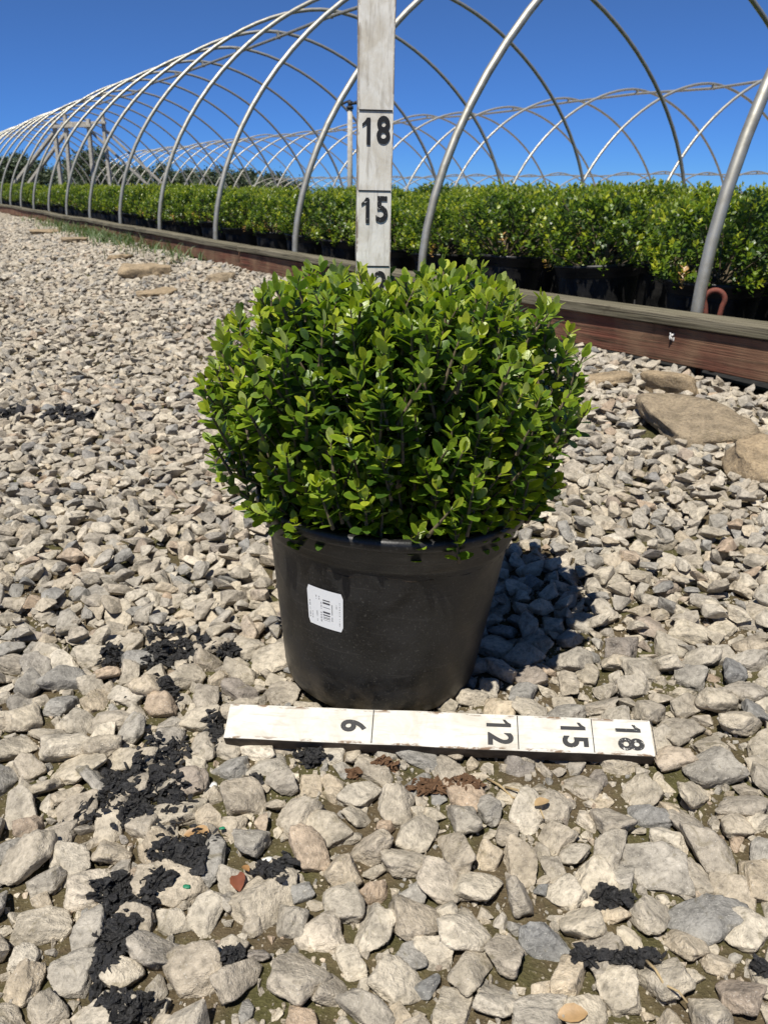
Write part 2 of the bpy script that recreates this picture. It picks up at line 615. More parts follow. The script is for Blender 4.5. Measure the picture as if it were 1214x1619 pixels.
def hoop_points(q0, s0, dz, W=HOOP_W, Rr=HOOP_R, skew=.0085, n=46):
    t = np.linspace(0, math.pi, n)
    w = W / 2 * (1 - np.sign(np.cos(t)) * np.abs(np.cos(t)) ** HOOP_E)
    z = HOOP_H0 + Rr * np.sin(t) ** HOOP_E
    w = np.r_[0, w, W]; z = np.r_[.0, z, .0]
    x, y = xy(q0 + w, s0 + skew * w)
    P = np.stack([x, y, z + dz], -1)
    P[0, 2] = float(ground_z(P[0, 0], P[0, 1])) - .05
    P[-1, 2] = float(ground_z(P[-1, 0], P[-1, 1])) - .05
    return P


HOOP_FIX = {0: (.011, -.005, -.026, .124), 1: (-.066, -.001, .01, -.09), 2: (-.009, -.008, -.032, -.09), 3: (.027, -.077, .333, .043),
            4: (.007, -.062, .263, .053), 5: (.008, .067, -.226, -.012), 6: (-.028, .038, -.096, 0), 7: (-.046, .071, -.088, -.003)}


def clamp_mesh():
    bm = box_bm(.05, .022, .055, (0, 0, -.012), .006)
    b2 = box_bm(.018, .06, .018, (0, 0, -.03), .004)
    me2 = bm_mesh('clamp', b2)
    bm.from_mesh(me2)
    c = bmesh.ops.create_cone(bm, cap_ends=True, segments=8, radius1=.006, radius2=.006, depth=.075,
                              matrix=Matrix.Translation((.016, 0, .004)))
    return bm_mesh('clamp', bm)


CLAMP = clamp_mesh()
CLAMP.materials.append(M['galv'])


def hoop_house(label, q0, s_first, spacing, n, dz, first=-1, fix=None, seg=10):
    bx, by = xy(q0, s_first)
    root = link('hoop_house', None, None, None, (0, 0, 0), label=label, category='hoop house', group='bare hoop house frames')
    apex = []
    for i in range(first, n):
        f = (fix or {}).get(i, (random.uniform(-.02, .02), random.uniform(-.01, .01), random.uniform(-.05, .05), random.uniform(-.03, .03)))
        P = hoop_points(q0, s_first - spacing * i + f[0], dz, HOOP_W + f[2], HOOP_R + f[3], .0085 + f[1])
        h = link('hoop', tube_mesh('hoop', P, .0170, seg), M['galv'], root)
        a = P[len(P) // 2]
        apex.append(a)
        c = link('clamp', CLAMP, None, h, tuple(a - np.array([0, 0, .03])))
        c.rotation_euler = (0, 0, math.atan2(DY, DX))
    pts = np.array(apex) - np.array([0, 0, .052])
    link('ridge_purlin', tube_mesh('ridge_purlin', pts, .0165, 8), M['galv'], root)
    return root


s_c = DX * -0.475 + DY * 4.742
S1 = s_c + 2 * 1.3634
hoop_house('bare galvanised hoop house frame rising from the timber edging', 0.0, S1, 1.3634, 25, 0.0, -1, HOOP_FIX, 12)
q2, s2 = qs(2.2, 10.88)
hoop_house('second bare hoop house frame standing behind the first', q2, s2, 1.3634, 22, -.34, -2)
q3, s3 = qs(6.526, 19.68)
hoop_house('low far hoop house frame whose ridge barely clears the shrubs', q3, s3, 1.37, 22, -1.2835, -2)

# ------------------------------------------------------------------ timber edging: cap and side planks
edging = link('timber_edging', None, None, None, (0, 0, 0), label='long weathered timber edging along the foot of the hoop house', category='timber edging')
S_Z = [-30, -9, -5, -2.6, -1.5, -.2, 1.5]
Z_TOP = [.214, .214, .215, .222, .249, .285, .29]
RZ = math.atan2(DY, DX)


def plank(name, s0, s1, q, w, zc0, zc1, h, mat, bev, seed, wav=.004):
    """plank between two stations along the edging, centre height zc0..zc1"""
    r = np.random.default_rng(seed)
    L = abs(s1 - s0)
    bm = box_bm(L, w, h, (0, 0, 0), bev, 1)
    bmesh.ops.subdivide_edges(bm, edges=[e for e in bm.edges if abs(e.verts[0].co.x - e.verts[1].co.x) > L * .6], cuts=14, use_grid_fill=True)
    for v in bm.verts:
        v.co.z += wav * math.sin(v.co.x * 2.3 + seed) + .0012 * mnoise.noise(Vector((v.co.x * 6, v.co.y * 40, seed + v.co.z * 30)))
        v.co.y += wav * .8 * math.sin(v.co.x * 1.7 + seed * 2)
    me = bm_mesh(name, bm)
    sc = (s0 + s1) / 2
    x, y = xy(q, sc)
    o = link(name, me, mat, edging, (x, y, (zc0 + zc1) / 2))
    tilt = math.atan2(zc0 - zc1, L)
    o.rotation_euler = (0, -tilt if s0 > s1 else tilt, RZ)
    return o


joints = [1.2, -.2 - 1.0, -2.62, -5.0, -7.45, -9.9, -12.3, -14.7, -17.1, -19.5, -21.9, -24.3]
joints = [1.0, -2.62, -5.0, -7.45, -9.9, -12.3, -14.7, -17.1, -19.5, -21.9, -24.3]
for n_, (a, b) in enumerate(zip(joints[:-1], joints[1:])):
    za, zb = np.interp([a, b], S_Z, Z_TOP)
    dz = random.uniform(-.004, .004)
    plank('cap_plank', a - .004, b + .004, -.066, .092, za - .015 + dz, zb - .015 + dz, .030, M['cap_wood'], .003, n_ + 1, .003)
    plank('side_plank', a - .006, b + .006, -.078, .036, za - .0325 - .050 + dz, zb - .0325 - .050 + dz, .099, M['side_wood'], .003, n_ + 31, .002)
# scrap of white plastic stapled on the near side plank, rusty iron loop
px_ = on_ground(1190, 545)
a_s = -1.62
x_, y_ = xy(-.1, a_s)
bm = bmesh.new()
for _ in range(5):
    bmesh.ops.create_icosphere(bm, subdivisions=1, radius=1, matrix=Matrix.Translation((random.uniform(-.01, .01), 0, random.uniform(-.006, .006))) @ Matrix.Rotation(random.uniform(0, 3), 4, 'Y') @ Matrix.Diagonal((.008, .003, .003, 1)))
link('plastic_scrap', bm_mesh('plastic_scrap', bm), M['fleck'], None, (x_, y_, .175), label='small white plastic scrap stapled to the red-brown side plank', category='scrap')

r_ = ray(1112, 488); t_ = (P0 + .02) / (NX * r_[0] + NY * r_[1]); lp = r_ * t_ + np.array([0, 0, CAM_H])
ang = np.linspace(-.5, math.pi + .5, 20)
loop = [(-.017, 0, -.26)] + [(-.017 - .002 * math.sin(k * 9), 0, -.10 + .03 * k) for k in range(3)] + [(-.026 * math.cos(a), 0, .012 + .026 * math.sin(a)) for a in ang] + [(.017, 0, -.04), (.015, 0, -.10)]
anchor = link('anchor_loop', tube_mesh('anchor_loop', loop, .0075, 8), M['rust'], None, (lp[0] + .022, lp[1] - .01, lp[2] + .012), label='rusty red iron loop sticking up beside a hoop foot', category='anchor')
anchor.rotation_euler = (0, 0, R(-18))

# ------------------------------------------------------------------ boxwood leaves
ROWS = [(0, .05), (.18, .30), (.42, .49), (.68, .48), (.88, .30), (1.0, .06)]


def leaf_template(rows, cols=3):
    V, F = [], []
    for v, w in rows:
        for c in np.linspace(-1, 1, cols):
            z = .16 * abs(c) ** 1.5 * w * 2 * .35 - .22 * (v ** 2) * .5
            V.append((c * w, v, z))
    for r in range(len(rows) - 1):
        for c in range(cols - 1):
            a = r * cols + c
            F.append((a, a + 1, a + cols + 1, a + cols))
    return np.array(V), np.array(F)


LEAF_V, LEAF_F = leaf_template(ROWS)
LOW_V = np.array([(0, 0, 0), (.46, .55, .05), (0, .55, -.03), (-.46, .55, .05), (0, 1, -.12)])
LOW_F = np.array([(0, 1, 2), (0, 2, 3), (1, 4, 2), (2, 4, 3)])


def frames(t, nrm):
    """3x3 frames: columns side, along, normal"""
    t = t / (np.linalg.norm(t, axis=1)[:, None] + 1e-9)
    n = nrm - t * (nrm * t).sum(1)[:, None]
    n /= np.linalg.norm(n, axis=1)[:, None] + 1e-9
    s = np.cross(t, n)
    return np.stack([s, t, n], -1)


def leaves_mesh(name, tv, tf, pos, fr, ln, wd, tint):
    n = len(pos)
    loc = tv[None] * np.stack([wd, ln, (wd + ln) / 2], -1)[:, None, :]
    V = np.einsum('nij,nkj->nki', fr, loc) + pos[:, None, :]
    F = tf[None] + (np.arange(n) * len(tv))[:, None, None]
    me = mesh_np(name, V.reshape(-1, 3), F.reshape(-1, tf.shape[1]))
    edge = np.where(np.abs(tv[:, 0]) > .04, .09, -.03)[None, :] if len(tv) > 6 else 0.0
    tv_ = np.repeat(tint[:, None], len(tv), 1)
    set_attr(me, 'tint', np.where(tv_ > .84, tv_, np.clip(tv_ + edge, 0, .84)).ravel())
    return me


def bush(seed, shoots, cx, cz, rx, rz_up, rz_dn, z_root, leaf_len, pairs, inner, dead=.0, jitter=.16, exp=2.5, ry=None, exp_low=None, extra=()):
    """shoots with opposite leaf pairs over a rounded crown; returns leaf arrays and stem polylines"""
    ry = ry or rx
    r = np.random.default_rng(seed)
    pos, tdir, nrm, ln, wd, tint, stems = [], [], [], [], [], [], []
    tips = []
    k = 0
    while len(tips) < shoots and k < shoots * 60:
        k += 1
        d = r.normal(size=3); d /= np.linalg.norm(d)
        if d[2] < -.70:
            continue
        rzv = rz_up if d[2] > 0 else rz_dn
        ex = exp if d[2] > 0 else (exp_low or exp)
        rad = ((abs(d[0]) / rx) ** ex + (abs(d[1]) / ry) ** ex + (abs(d[2]) / rzv) ** ex) ** (-1 / ex)
        lump = .045 * math.sin(3 * d[0] + 4 * d[1] + seed) + .035 * math.sin(7 * d[0] - 5 * d[2] + 2 * seed)
        p = np.array([cx[0], cx[1], cz]) + d * rad * min(1.17, 1 + lump + (r.normal() * .42 + (r.random() < .12) * .55) * jitter - .05)
        if p[2] < z_root - .005 and math.hypot(p[0] - cx[0], p[1] - cx[1]) < .14:
            continue
        if any((p - q_) @ (p - q_) < (.62 * rx / math.sqrt(shoots) * 1.9) ** 2 for q_ in tips):
            continue
        tips.append(p)
    tips += [np.array(e) for e in extra]
    for p in tips:
        root = np.array([r.normal() * .02, r.normal() * .02, z_root])
        out = p - np.array([cx[0], cx[1], z_root + .02])
        out /= np.linalg.norm(out)
        sd = out * .70 + np.array([0, 0, .88]) + r.normal(size=3) * .28       # shoots bend upwards
        sd /= np.linalg.norm(sd)
        npair = int(pairs * r.uniform(.75, 1.3))
        gap = leaf_len * .46
        L = gap * npair
        base = p - sd * L + np.array([0, 0, -.25 * L * (1 - sd[2])])
        ts = np.linspace(0, 1, 6)[:, None]
        mid = (root + base) / 2 + np.array([0, 0, -.015])
        curve = np.vstack([(1 - ts) ** 2 * root + 2 * ts * (1 - ts) * mid + ts ** 2 * base, base + (p - base) * .5, p])
        stems.append(curve)
        ax = np.cross(sd, r.normal(size=3)); ax /= np.linalg.norm(ax)
        bx_ = np.cross(sd, ax)
        young = r.uniform(.25, 1.0)
        isdead = r.random() < dead and p[2] < cz - .02
        for j in range(npair):
            f = (j + .5) / npair
            c = base + (p - base) * f
            th = (j % 2) * math.pi / 2 + r.normal() * .25
            for sgn in (0, math.pi):
                rd = math.cos(th + sgn) * ax + math.sin(th + sgn) * bx_
                open_ = r.uniform(.75, 1.15) * (1.15 - .45 * f)
                t = sd * math.cos(open_) + rd * math.sin(open_) + r.normal(size=3) * .12
                n = sd * math.sin(open_) - rd * math.cos(open_) + np.array([0, 0, .55]) + r.normal(size=3) * .22
                pos.append(c); tdir.append(t); nrm.append(n)
                sz = leaf_len * r.uniform(.78, 1.15) * (1.0 if f < .8 else .82)
                ln.append(sz); wd.append(sz * r.uniform(.54, .68))
                tn = .08 + .38 * r.random() + .52 * young * f ** 1.6
                tint.append(.95 if isdead and r.random() < .8 else min(tn, .82))
        for _ in range(2):       # terminal bud leaves
            t = sd + r.normal(size=3) * .22
            pos.append(p); tdir.append(t); nrm.append(np.cross(t, ax) + r.normal(size=3) * .3)
            ln.append(leaf_len * r.uniform(.55, .85)); wd.append(ln[-1] * .5); tint.append(min(.82, .35 + .45 * young))
    m = inner                     # older leaves deeper in the crown
    d = r.normal(size=(m, 3)); d /= np.linalg.norm(d, axis=1)[:, None]
    d[:, 2] = np.where(d[:, 2] < -.6, -d[:, 2], d[:, 2])
    rr = r.uniform(.35, .86, m) ** .7
    ip = np.array([cx[0], cx[1], cz]) + d * rr[:, None] * np.array([rx, ry, 1]) * np.stack([np.ones(m), np.ones(m), np.where(d[:, 2] > 0, rz_up, rz_dn)], -1)
    it = d + r.normal(size=(m, 3)) * .6 + np.array([0, 0, .3])
    inn = d * .4 + r.normal(size=(m, 3)) * .6 + np.array([0, 0, .8])
    il = leaf_len * r.uniform(.7, 1.05, m)
    pos = np.vstack([np.array(pos), ip]); tdir = np.vstack([np.array(tdir), it]); nrm = np.vstack([np.array(nrm), inn])
    ln = np.r_[ln, il]; wd = np.r_[wd, il * r.uniform(.55, .68, m)]
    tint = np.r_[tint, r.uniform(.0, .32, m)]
    return pos, frames(tdir, nrm), ln, wd, tint, stems


def stems_mesh(name, stems, r0, r1, n=5):
    VV, FF, o = [], [], 0
    for c in stems:
        V, F = tube(c, np.linspace(r0, r1, len(c)), n, False)
        VV.append(V); FF.append(np.array(F) + o); o += len(V)
    return mesh_np(name, np.vstack(VV), np.vstack(FF))


# ------------------------------------------------------------------ the pot
POT_H = .2345


def pot_profiles(n=72):
    wall = [(.0, .004), (.060, .004), (.088, .001), (.097, .003), (.1035, .010), (.1065, .022), (.1085, .040), (.1180, .120), (.1262, .190), (.1268, .1945), (.1300, .1965), (.1305, .2035), (.1318, .2050)]
    rim = [(.1316, .2040), (.1335, .2065), (.1350, .2190), (.1385, .2205), (.1412, .2235), (.1418, .2290), (.1405, .2328), (.1375, .2345), (.1335, .2338), (.1315, .2290), (.1300, .2200), (.1262, .1950), (.1215, .1500)]
    return lathe('pot', wall, n), lathe('rim', rim, n)


POT_ME, RIM_ME = pot_profiles()
POT_ME.materials.append(M['pot']); RIM_ME.materials.append(M['pot'])
POT_LO, RIM_LO = pot_profiles(36)
POT_LO.materials.append(M['pot']); RIM_LO.materials.append(M['pot'])


def soil_mesh(seed, z=.185, rad=.126):
    r = np.random.default_rng(seed)
    prof = [(rad * f, z + .004 * r.normal()) for f in np.linspace(1, .02, 9)]
    me = lathe('soil', prof, 40)
    co = np.zeros(len(me.vertices) * 3, np.float32); me.vertices.foreach_get('co', co)
    co = co.reshape(-1, 3); co[:, 2] += r.normal(size=len(co)) * .0022
    me.vertices.foreach_set('co', co.ravel())
    me.materials.append(M['soil'])
    return me


HX, HY = -.006, .900
hero = link('potted_boxwood', None, None, None, (HX, HY, 0), label='large bright green boxwood in a black pot on the gravel, with white barcode sticker', category='potted shrub')
pot = link('pot', POT_ME, None, hero); pot.rotation_euler = (R(-1.0), R(3.6), 0); pot.scale = (1.085, 1.085, 1)
link('rim', RIM_ME, None, pot)
link('soil', soil_mesh(1), None, pot)


def wall_r(z):
    return np.interp(z, [.040, .120, .190], [.1085, .1180, .1262])


# sticker: a curved patch on the pot wall
nu, nv = 13, 9
uc = R(-30.0); zc_ = .137; wS, hS = .041, .047
VV, UV = [], []
for b in range(nv):
    for a in range(nu):
        u = a / (nu - 1); v = b / (nv - 1)
        cr = .10
        vv = v
        du = 0.0
        if v in (0.0, 1.0):
            du = .05
        uu = np.clip(u, du, 1 - du)
        z = zc_ + (v - .5) * hS
        th = uc + (uu - .5) * wS / .121
        rr = wall_r(z) + .0008
        VV.append((rr * math.sin(th), -rr * math.cos(th), z)); UV.append((uu, v))
i, k = np.meshgrid(np.arange(nv - 1), np.arange(nu - 1), indexing='ij')
F = np.stack([i * nu + k, i * nu + k + 1, (i + 1) * nu + k + 1, (i + 1) * nu + k], -1).reshape(-1, 4)
sme = mesh_np('sticker', np.array(VV), F)
uvl = sme.uv_layers.new(name='UVMap')
li = np.zeros(len(sme.loops), np.int32); sme.loops.foreach_get('vertex_index', li)
uvl.data.foreach_set('uv', np.array(UV, np.float32)[li].ravel())
link('sticker', sme, M['sticker'], pot, label='white sticker with a black barcode and small print')

# foliage of the big shrub
pos, fr, ln, wd, tint, stems = bush(11, 1080, (.018, .010), .332, .174, .126, .100, .19, .0182, 5.2, 3600, dead=.012, jitter=.25, exp=2.7, ry=.158, exp_low=3.0,
                                         extra=[(.040, -.148, .246), (-.135, -.09, .250), (-.165, -.05, .266), (-.180, -.02, .282), (.175, -.05, .240), (.188, -.03, .255), (.150, -.085, .250)])
# a few drooping low sprigs in front of the rim
LEAF_TINTS = np.round(np.linspace(.05, .82, 8), 3)
cam_rel = np.array([0, 0, CAM_H]) - (pos + np.array([HX, HY, 0]))
dist = np.linalg.norm(cam_rel, axis=1)
facing = np.abs((fr[:, :, 2] * cam_rel).sum(1)) / dist
score = ln * wd * facing / dist ** 2
score[-3600:] = 0
front = (pos[:, 1] < -.05) | (pos[:, 2] > .40)
order = np.argsort(-(score * front))[:300]
mask = np.ones(len(pos), bool); mask[order] = False
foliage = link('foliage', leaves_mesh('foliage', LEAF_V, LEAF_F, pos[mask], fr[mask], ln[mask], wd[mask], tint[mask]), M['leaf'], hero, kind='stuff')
leaf_me = []
for tn in LEAF_TINTS:
    me = mesh_np('leaf', LEAF_V, LEAF_F); set_attr(me, 'tint', np.clip(tn + np.where(np.abs(LEAF_V[:, 0]) > .04, .09, -.03), 0, .84)); me.materials.append(M['leaf'])
    leaf_me.append(me)
for j in order:
    o = link('leaf', leaf_me[int(np.abs(LEAF_TINTS - tint[j]).argmin())], None, foliage)
    m4 = np.eye(4)
    m4[:3, :3] = fr[j] * np.array([wd[j], ln[j], (wd[j] + ln[j]) / 2])[None, :]
    m4[:3, 3] = pos[j]
    o.matrix_local = Matrix(m4.tolist())
link('branchwork', stems_mesh('branchwork', [c if k % 7 == 0 else c[5:] for k, c in enumerate(stems)], .0022, .0008), M['bark'], hero)

# ------------------------------------------------------------------ measuring sticks
INCH = .0254


def glyph_mesh(ch, size, bold):
    cu = bpy.data.curves.new('numeral', 'FONT')
    cu.body = ch; cu.size = size; cu.align_x = 'CENTER'; cu.align_y = 'CENTER'
    cu.extrude = .0002; cu.offset = bold; cu.resolution_u = 4
    o = bpy.data.objects.new('numeral_tmp', cu)
    COL.objects.link(o)
    dg = bpy.context.evaluated_depsgraph_get(); dg.update()
    me = bpy.data.meshes.new_from_object(o.evaluated_get(dg))
    bpy.data.objects.remove(o); bpy.data.curves.remove(cu)
    return me


def text_mesh(st, size, bold=.0):
    bm = bmesh.new()
    for k, ch in enumerate(st):
        ox = (k - (len(st) - 1) / 2) * size * .56
        if ch == '1':
            pts = [(-.20, .20), (-.20, .12), (-.04, .20), (-.04, -.36), (.09, -.36), (.09, .36), (-.03, .36), (-.10, .27)]
            pts = [(x * size, y * size) for x, y in pts]
            lo = [bm.verts.new((x + ox, y, -.0002)) for x, y in pts]; hi = [bm.verts.new((x + ox, y, .0002)) for x, y in pts]
            bm.faces.new(hi[::-1]); bm.faces.new(lo)
            for i in range(len(pts)):
                j = (i + 1) % len(pts)
                bm.faces.new((lo[j], lo[i], hi[i], hi[j]))
        else:
            me = glyph_mesh(ch, size, bold)
            me.transform(Matrix.Translation((ox, 0, 0)))
            bm.from_mesh(me); bpy.data.meshes.remove(me)
    bmesh.ops.recalc_face_normals(bm, faces=bm.faces[:])
    return bm_mesh('numeral', bm)


def stick(label, length, width, thick, marks, lines, paint='paint'):
    root = link('measuring_stick', None, None, None, (0, 0, 0), label=label, category='measuring stick', group='white measuring sticks')
    bm = box_bm(width, thick, length, (0, 0, length / 2), .0014, 2)
    bmesh.ops.subdivide_edges(bm, edges=[e for e in bm.edges if abs(e.verts[0].co.z - e.verts[1].co.z) > length * .6], cuts=40, use_grid_fill=True)
    for v in bm.verts:
        v.co.x += .0007 * mnoise.noise(Vector((3, v.co.x * 30, v.co.z * 18))); v.co.y += .0005 * mnoise.noise(Vector((v.co.x * 60, 7, v.co.z * 25)))
    me = bm_mesh('body', bm)
    me.materials.append(M[paint]); me.materials.append(M['edge_wood'])
    for p in me.polygons:
        n = p.normal
        if n.y > -.6 and abs(n.z) < .9:
            p.material_index = 1 if n.x > .5 or n.y > .6 else 0
    link('body', me, None, root)
    for inch, txt, worn in marks:
        me = text_mesh(txt, .034, .0009)
        o = link('numeral', me, M['ink_worn' if worn else 'ink'], root, (0, -thick / 2 - .0006, inch * INCH - .0195))
        o.rotation_euler = (math.pi / 2, 0, 0)
        o.scale = (.84, 1.04, 1)
    for inch, wdt in lines:
        bm = box_bm(width * .93, .0003, wdt, (0, 0, 0))
        link('tick_mark', bm_mesh('tick_mark', bm), M['ink'], root, (0, -thick / 2 - .0006, inch * INCH))
    return root


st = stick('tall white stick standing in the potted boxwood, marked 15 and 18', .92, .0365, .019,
           [(12, '12', True), (15, '15', True), (18, '18', False)], [(12, .0011), (15, .0011), (18, .0014)], 'paint_lit')
st.location = (-.0185, .955, .553 - 15 * INCH)
st.rotation_euler = (R(.3), R(1.15), R(5.5))

zb, zf = .0405, .0225
TL, BL, TR, BR = at_z(360, 1112, zb), at_z(357, 1167, zf), at_z(1030, 1139, zb), at_z(1033, 1196, zf)
lz = ((TR + BR) - (TL + BL)) / 2; length = float(np.linalg.norm(lz)); lz /= length
lx = (BL + BR - TL - TR) / 2; lx -= lz * (lx @ lz); width = float(np.linalg.norm(lx)); lx /= width
ly = np.cross(lz, lx)
lst = stick('short white stick lying tilted against the black pot, marked 6 to 18', length, width, .019,
            [(6, '6', False), (12, '12', False), (15, '15', False), (17.2, '18', True)], [(6.08, .0010), (12, .0010), (15, .0009), (17.42, .0007)])
m4 = np.eye(4); m4[:3, 0] = lx; m4[:3, 1] = ly; m4[:3, 2] = lz
m4[:3, 3] = (TL + BL) / 2 + ly * .0095
lst.matrix_world = Matrix(m4.tolist())
RULER = (TL, TR, BR, BL)

# ------------------------------------------------------------------ loose gravel
RUL_C = (TL + TR + BL + BR) / 4; RUL_D = lz[:2] / np.linalg.norm(lz[:2]); RUL_N = np.array([-RUL_D[1], RUL_D[0]])


def in_frame_x(x, y, margin):
    return abs(x) < .50 * y + margin


SLABS = [  # px, py, half length, half depth, height, turn
    (1098, 664, .128, .165, .060, -14), (1212, 726, .085, .115, .07, 20), (1062, 606, .095, .035, .075, -34), (955, 592, .075, .05, .03, 10),
    (232, 432, .16, .10, .10, 25), (245, 462, .11, .09, .05, -10), (190, 405, .12, .09, .05, 0), (118, 378, .16, .10, .05, 10), (345, 440, .10, .08, .07, 40), (75, 366, .20, .12, .05, 15)]
slab_xy = []
for (px, py, a, b, h, tr) in SLABS:
    p = on_ground(px, py, .03)
    slab_xy.append((p[0], p[1], math.sqrt(a * b) * 1.02))
CLUMPS = [  # px, py, half width px, half height px, lumps
    (232, 1258, 78, 68, 60), (297, 1366, 46, 28, 26), (212, 1428, 58, 42, 34), (178, 1520, 24, 52, 20), (277, 1035, 56, 24, 26), (180, 1050, 18, 16, 8),
    (252, 1106, 32, 12, 12), (342, 1158, 18, 28, 10), (437, 1391, 30, 22, 16), (205, 1604, 42, 22, 16), (366, 1530, 14, 12, 6), (362, 1040, 16, 8, 6),
    (965, 1432, 30, 14, 9), (1000, 1535, 40, 7, 7), (922, 1532, 16, 9, 5), (1200, 1548, 12, 16, 4), (494, 1206, 20, 8, 7),
    (14, 664, 22, 8, 8), (100, 664, 22, 12, 9), (132, 674, 14, 8, 5), (403, 1238, 10, 8, 4)]
clump_xy = []
for (px, py, a, b, n_) in CLUMPS:
    p = on_ground(px, py); e = on_ground(px + a, py); f_ = on_ground(px, py - b)
    clump_xy.append((p[0], p[1], abs(e[0] - p[0]), abs(f_[1] - p[1]), p[2]))

cells = {}
CS = .075
stones = []      # x, y, r, zoff


def ok_place(x, y, r, grid, k):
    ix, iy = int(math.floor(x / CS)), int(math.floor(y / CS))
    for a in (ix - 1, ix, ix + 1):
        for b in (iy - 1, iy, iy + 1):
            for (X_, Y_, R_) in grid.get((a, b), ()):
                if (X_ - x) ** 2 + (Y_ - y) ** 2 < (k * (R_ + r)) ** 2:
                    return False
    return True


def blocked(x, y, r):
    q, s = qs(x, y)
    if q > -.135:
        return True
    if (x - HX) ** 2 + (y - HY) ** 2 < (.106 + r * .8) ** 2:
        return True
    for (a, b, c) in slab_xy:
        if (x - a) ** 2 + (y - b) ** 2 < (c * .78 + r * .3) ** 2:
            return True
    for (a, b, c, d, _z) in clump_xy:
        if ((x - a) / (c * .60 + r * .4)) ** 2 + ((y - b) / (d * .60 + r * .4)) ** 2 < 1 and (x * 977 + y * 571) % 1.0 < .82:
            return True
    return False


def throw(y0, y1, r0, r1, per_m2, grid, k, zoff, bias=1.0, margin=.22, out=stones):
    ys = []
    area = (.50 * (y0 + y1) + 2 * margin) * (y1 - y0)
    n = int(area * per_m2)
    t = rng.random(n)
    yy = y0 + (y1 - y0) * np.sqrt(t) if y0 < .1 else np.sqrt(y0 ** 2 + (y1 ** 2 - y0 ** 2) * t)
    xx = (rng.random(n) * 2 - 1) * (.50 * yy + margin)
    rr = np.sort(r0 + (r1 - r0) * rng.random(n) ** bias)[::-1]
    for x, y, r in zip(xx.tolist(), yy.tolist(), rr.tolist()):
        if NX * x + NY * y - P0 > -.135:
            continue
        if not ok_place(x, y, r, grid, k) or blocked(x, y, r):
            continue
        grid.setdefault((int(math.floor(x / CS)), int(math.floor(y / CS))), []).append((x, y, r))
        out.append((x, y, r, zoff))


L1, L2, L3 = {}, {}, {}
throw(.26, 1.0, .0190, .0255, 160, L1, .86, 0, 1.0, .6)
throw(.26, 1.0, .0105, .0205, 7000, L1, .77, 0, 1.6, .6)
throw(.26, 1.0, .0045, .0100, 9000, L1, .82, 0, 1.2, .5)
throw(1.0, 2.4, .0090, .0195, 7500, L1, .74, 0, 1.4, .7)
throw(1.0, 1.8, .005, .0095, 5000, L1, .78, 0, 1.2)
throw(.95, 2.4, .0085, .0175, 2600, L2, .82, .013, 1.2, .7)
throw(2.4, 5.0, .0105, .020, 4600, L1, .74, 0, 1.2, .8)
throw(2.4, 5.0, .010, .019, 1500, L2, .84, .014, 1.2, .8)
throw(5.0, 13, .0135, .024, 2300, L3, .74, 0, 1.2, .9)
SA = np.array(stones)
N = len(SA)
sx_, sy_, sr, sz_off = SA.T
var = rng.integers(0, NVAR, N)
ea = sr * rng.uniform(1.10, 1.50, N); eb = sr * rng.uniform(.86, 1.15, N); ec = sr * rng.uniform(.42, .78, N)
gz = ground_z(sx_, sy_)
zc = gz + ec * rng.uniform(.25, .60, N) + sz_off
# stones under the lying stick stay below it
rel = np.stack([sx_, sy_], -1) - RUL_C[:2]
al = np.abs(rel @ RUL_D); ac = rel @ RUL_N
under = (al < length / 2 + .012) & (np.abs(ac) < .034)
sr_cap = np.where(under, .012, 9)
zc = np.where(under, np.minimum(zc, .008 - ec * .9 + np.clip((ac + .03) * .2, 0, .008)), zc)
front_r = (al < length / 2 + .02) & (ac <= -.034) & (ac > -.06)
zc = np.where(front_r, zc - .006, zc)
az = rng.uniform(0, 2 * math.pi, N); tx = rng.normal(0, .32, N); ty = rng.normal(0, .32, N)
ca, sa = np.cos(az), np.sin(az)
Rz = np.zeros((N, 3, 3)); Rz[:, 0, 0] = ca; Rz[:, 0, 1] = -sa; Rz[:, 1, 0] = sa; Rz[:, 1, 1] = ca; Rz[:, 2, 2] = 1
Rx = np.zeros((N, 3, 3)); Rx[:, 0, 0] = 1; Rx[:, 1, 1] = np.cos(tx); Rx[:, 1, 2] = -np.sin(tx); Rx[:, 2, 1] = np.sin(tx); Rx[:, 2, 2] = np.cos(tx)
Ry = np.zeros((N, 3, 3)); Ry[:, 1, 1] = 1; Ry[:, 0, 0] = np.cos(ty); Ry[:, 0, 2] = np.sin(ty); Ry[:, 2, 0] = -np.sin(ty); Ry[:, 2, 2] = np.cos(ty)
RS = Rx @ Ry @ Rz
RS = RS * np.stack([ea, eb, ec], -1)[:, None, :]
CEN = np.stack([sx_, sy_, zc], -1)
dcam = np.linalg.norm(CEN - np.array([0, 0, CAM_H]), axis=1)
depth = sy_ * CP - (zc - CAM_H) * SP_
inview = (np.abs(sx_ / depth) < .46) & (np.abs(-(sy_ * SP_ + (zc - CAM_H) * CP) / depth) < .61)
app = np.where(inview, sr / dcam, 0)
big = np.argsort(-app)[:300]
isbig = np.zeros(N, bool); isbig[big] = True
for j in big:
    o = link('stone', STONE_ME[var[j]], None, ground)
    m4 = np.eye(4); m4[:3, :3] = RS[j]; m4[:3, 3] = CEN[j]
    o.matrix_local = Matrix(m4.tolist())
Vs, Fs, Ts, off = [], [], [], 0
tints = rng.random(N)
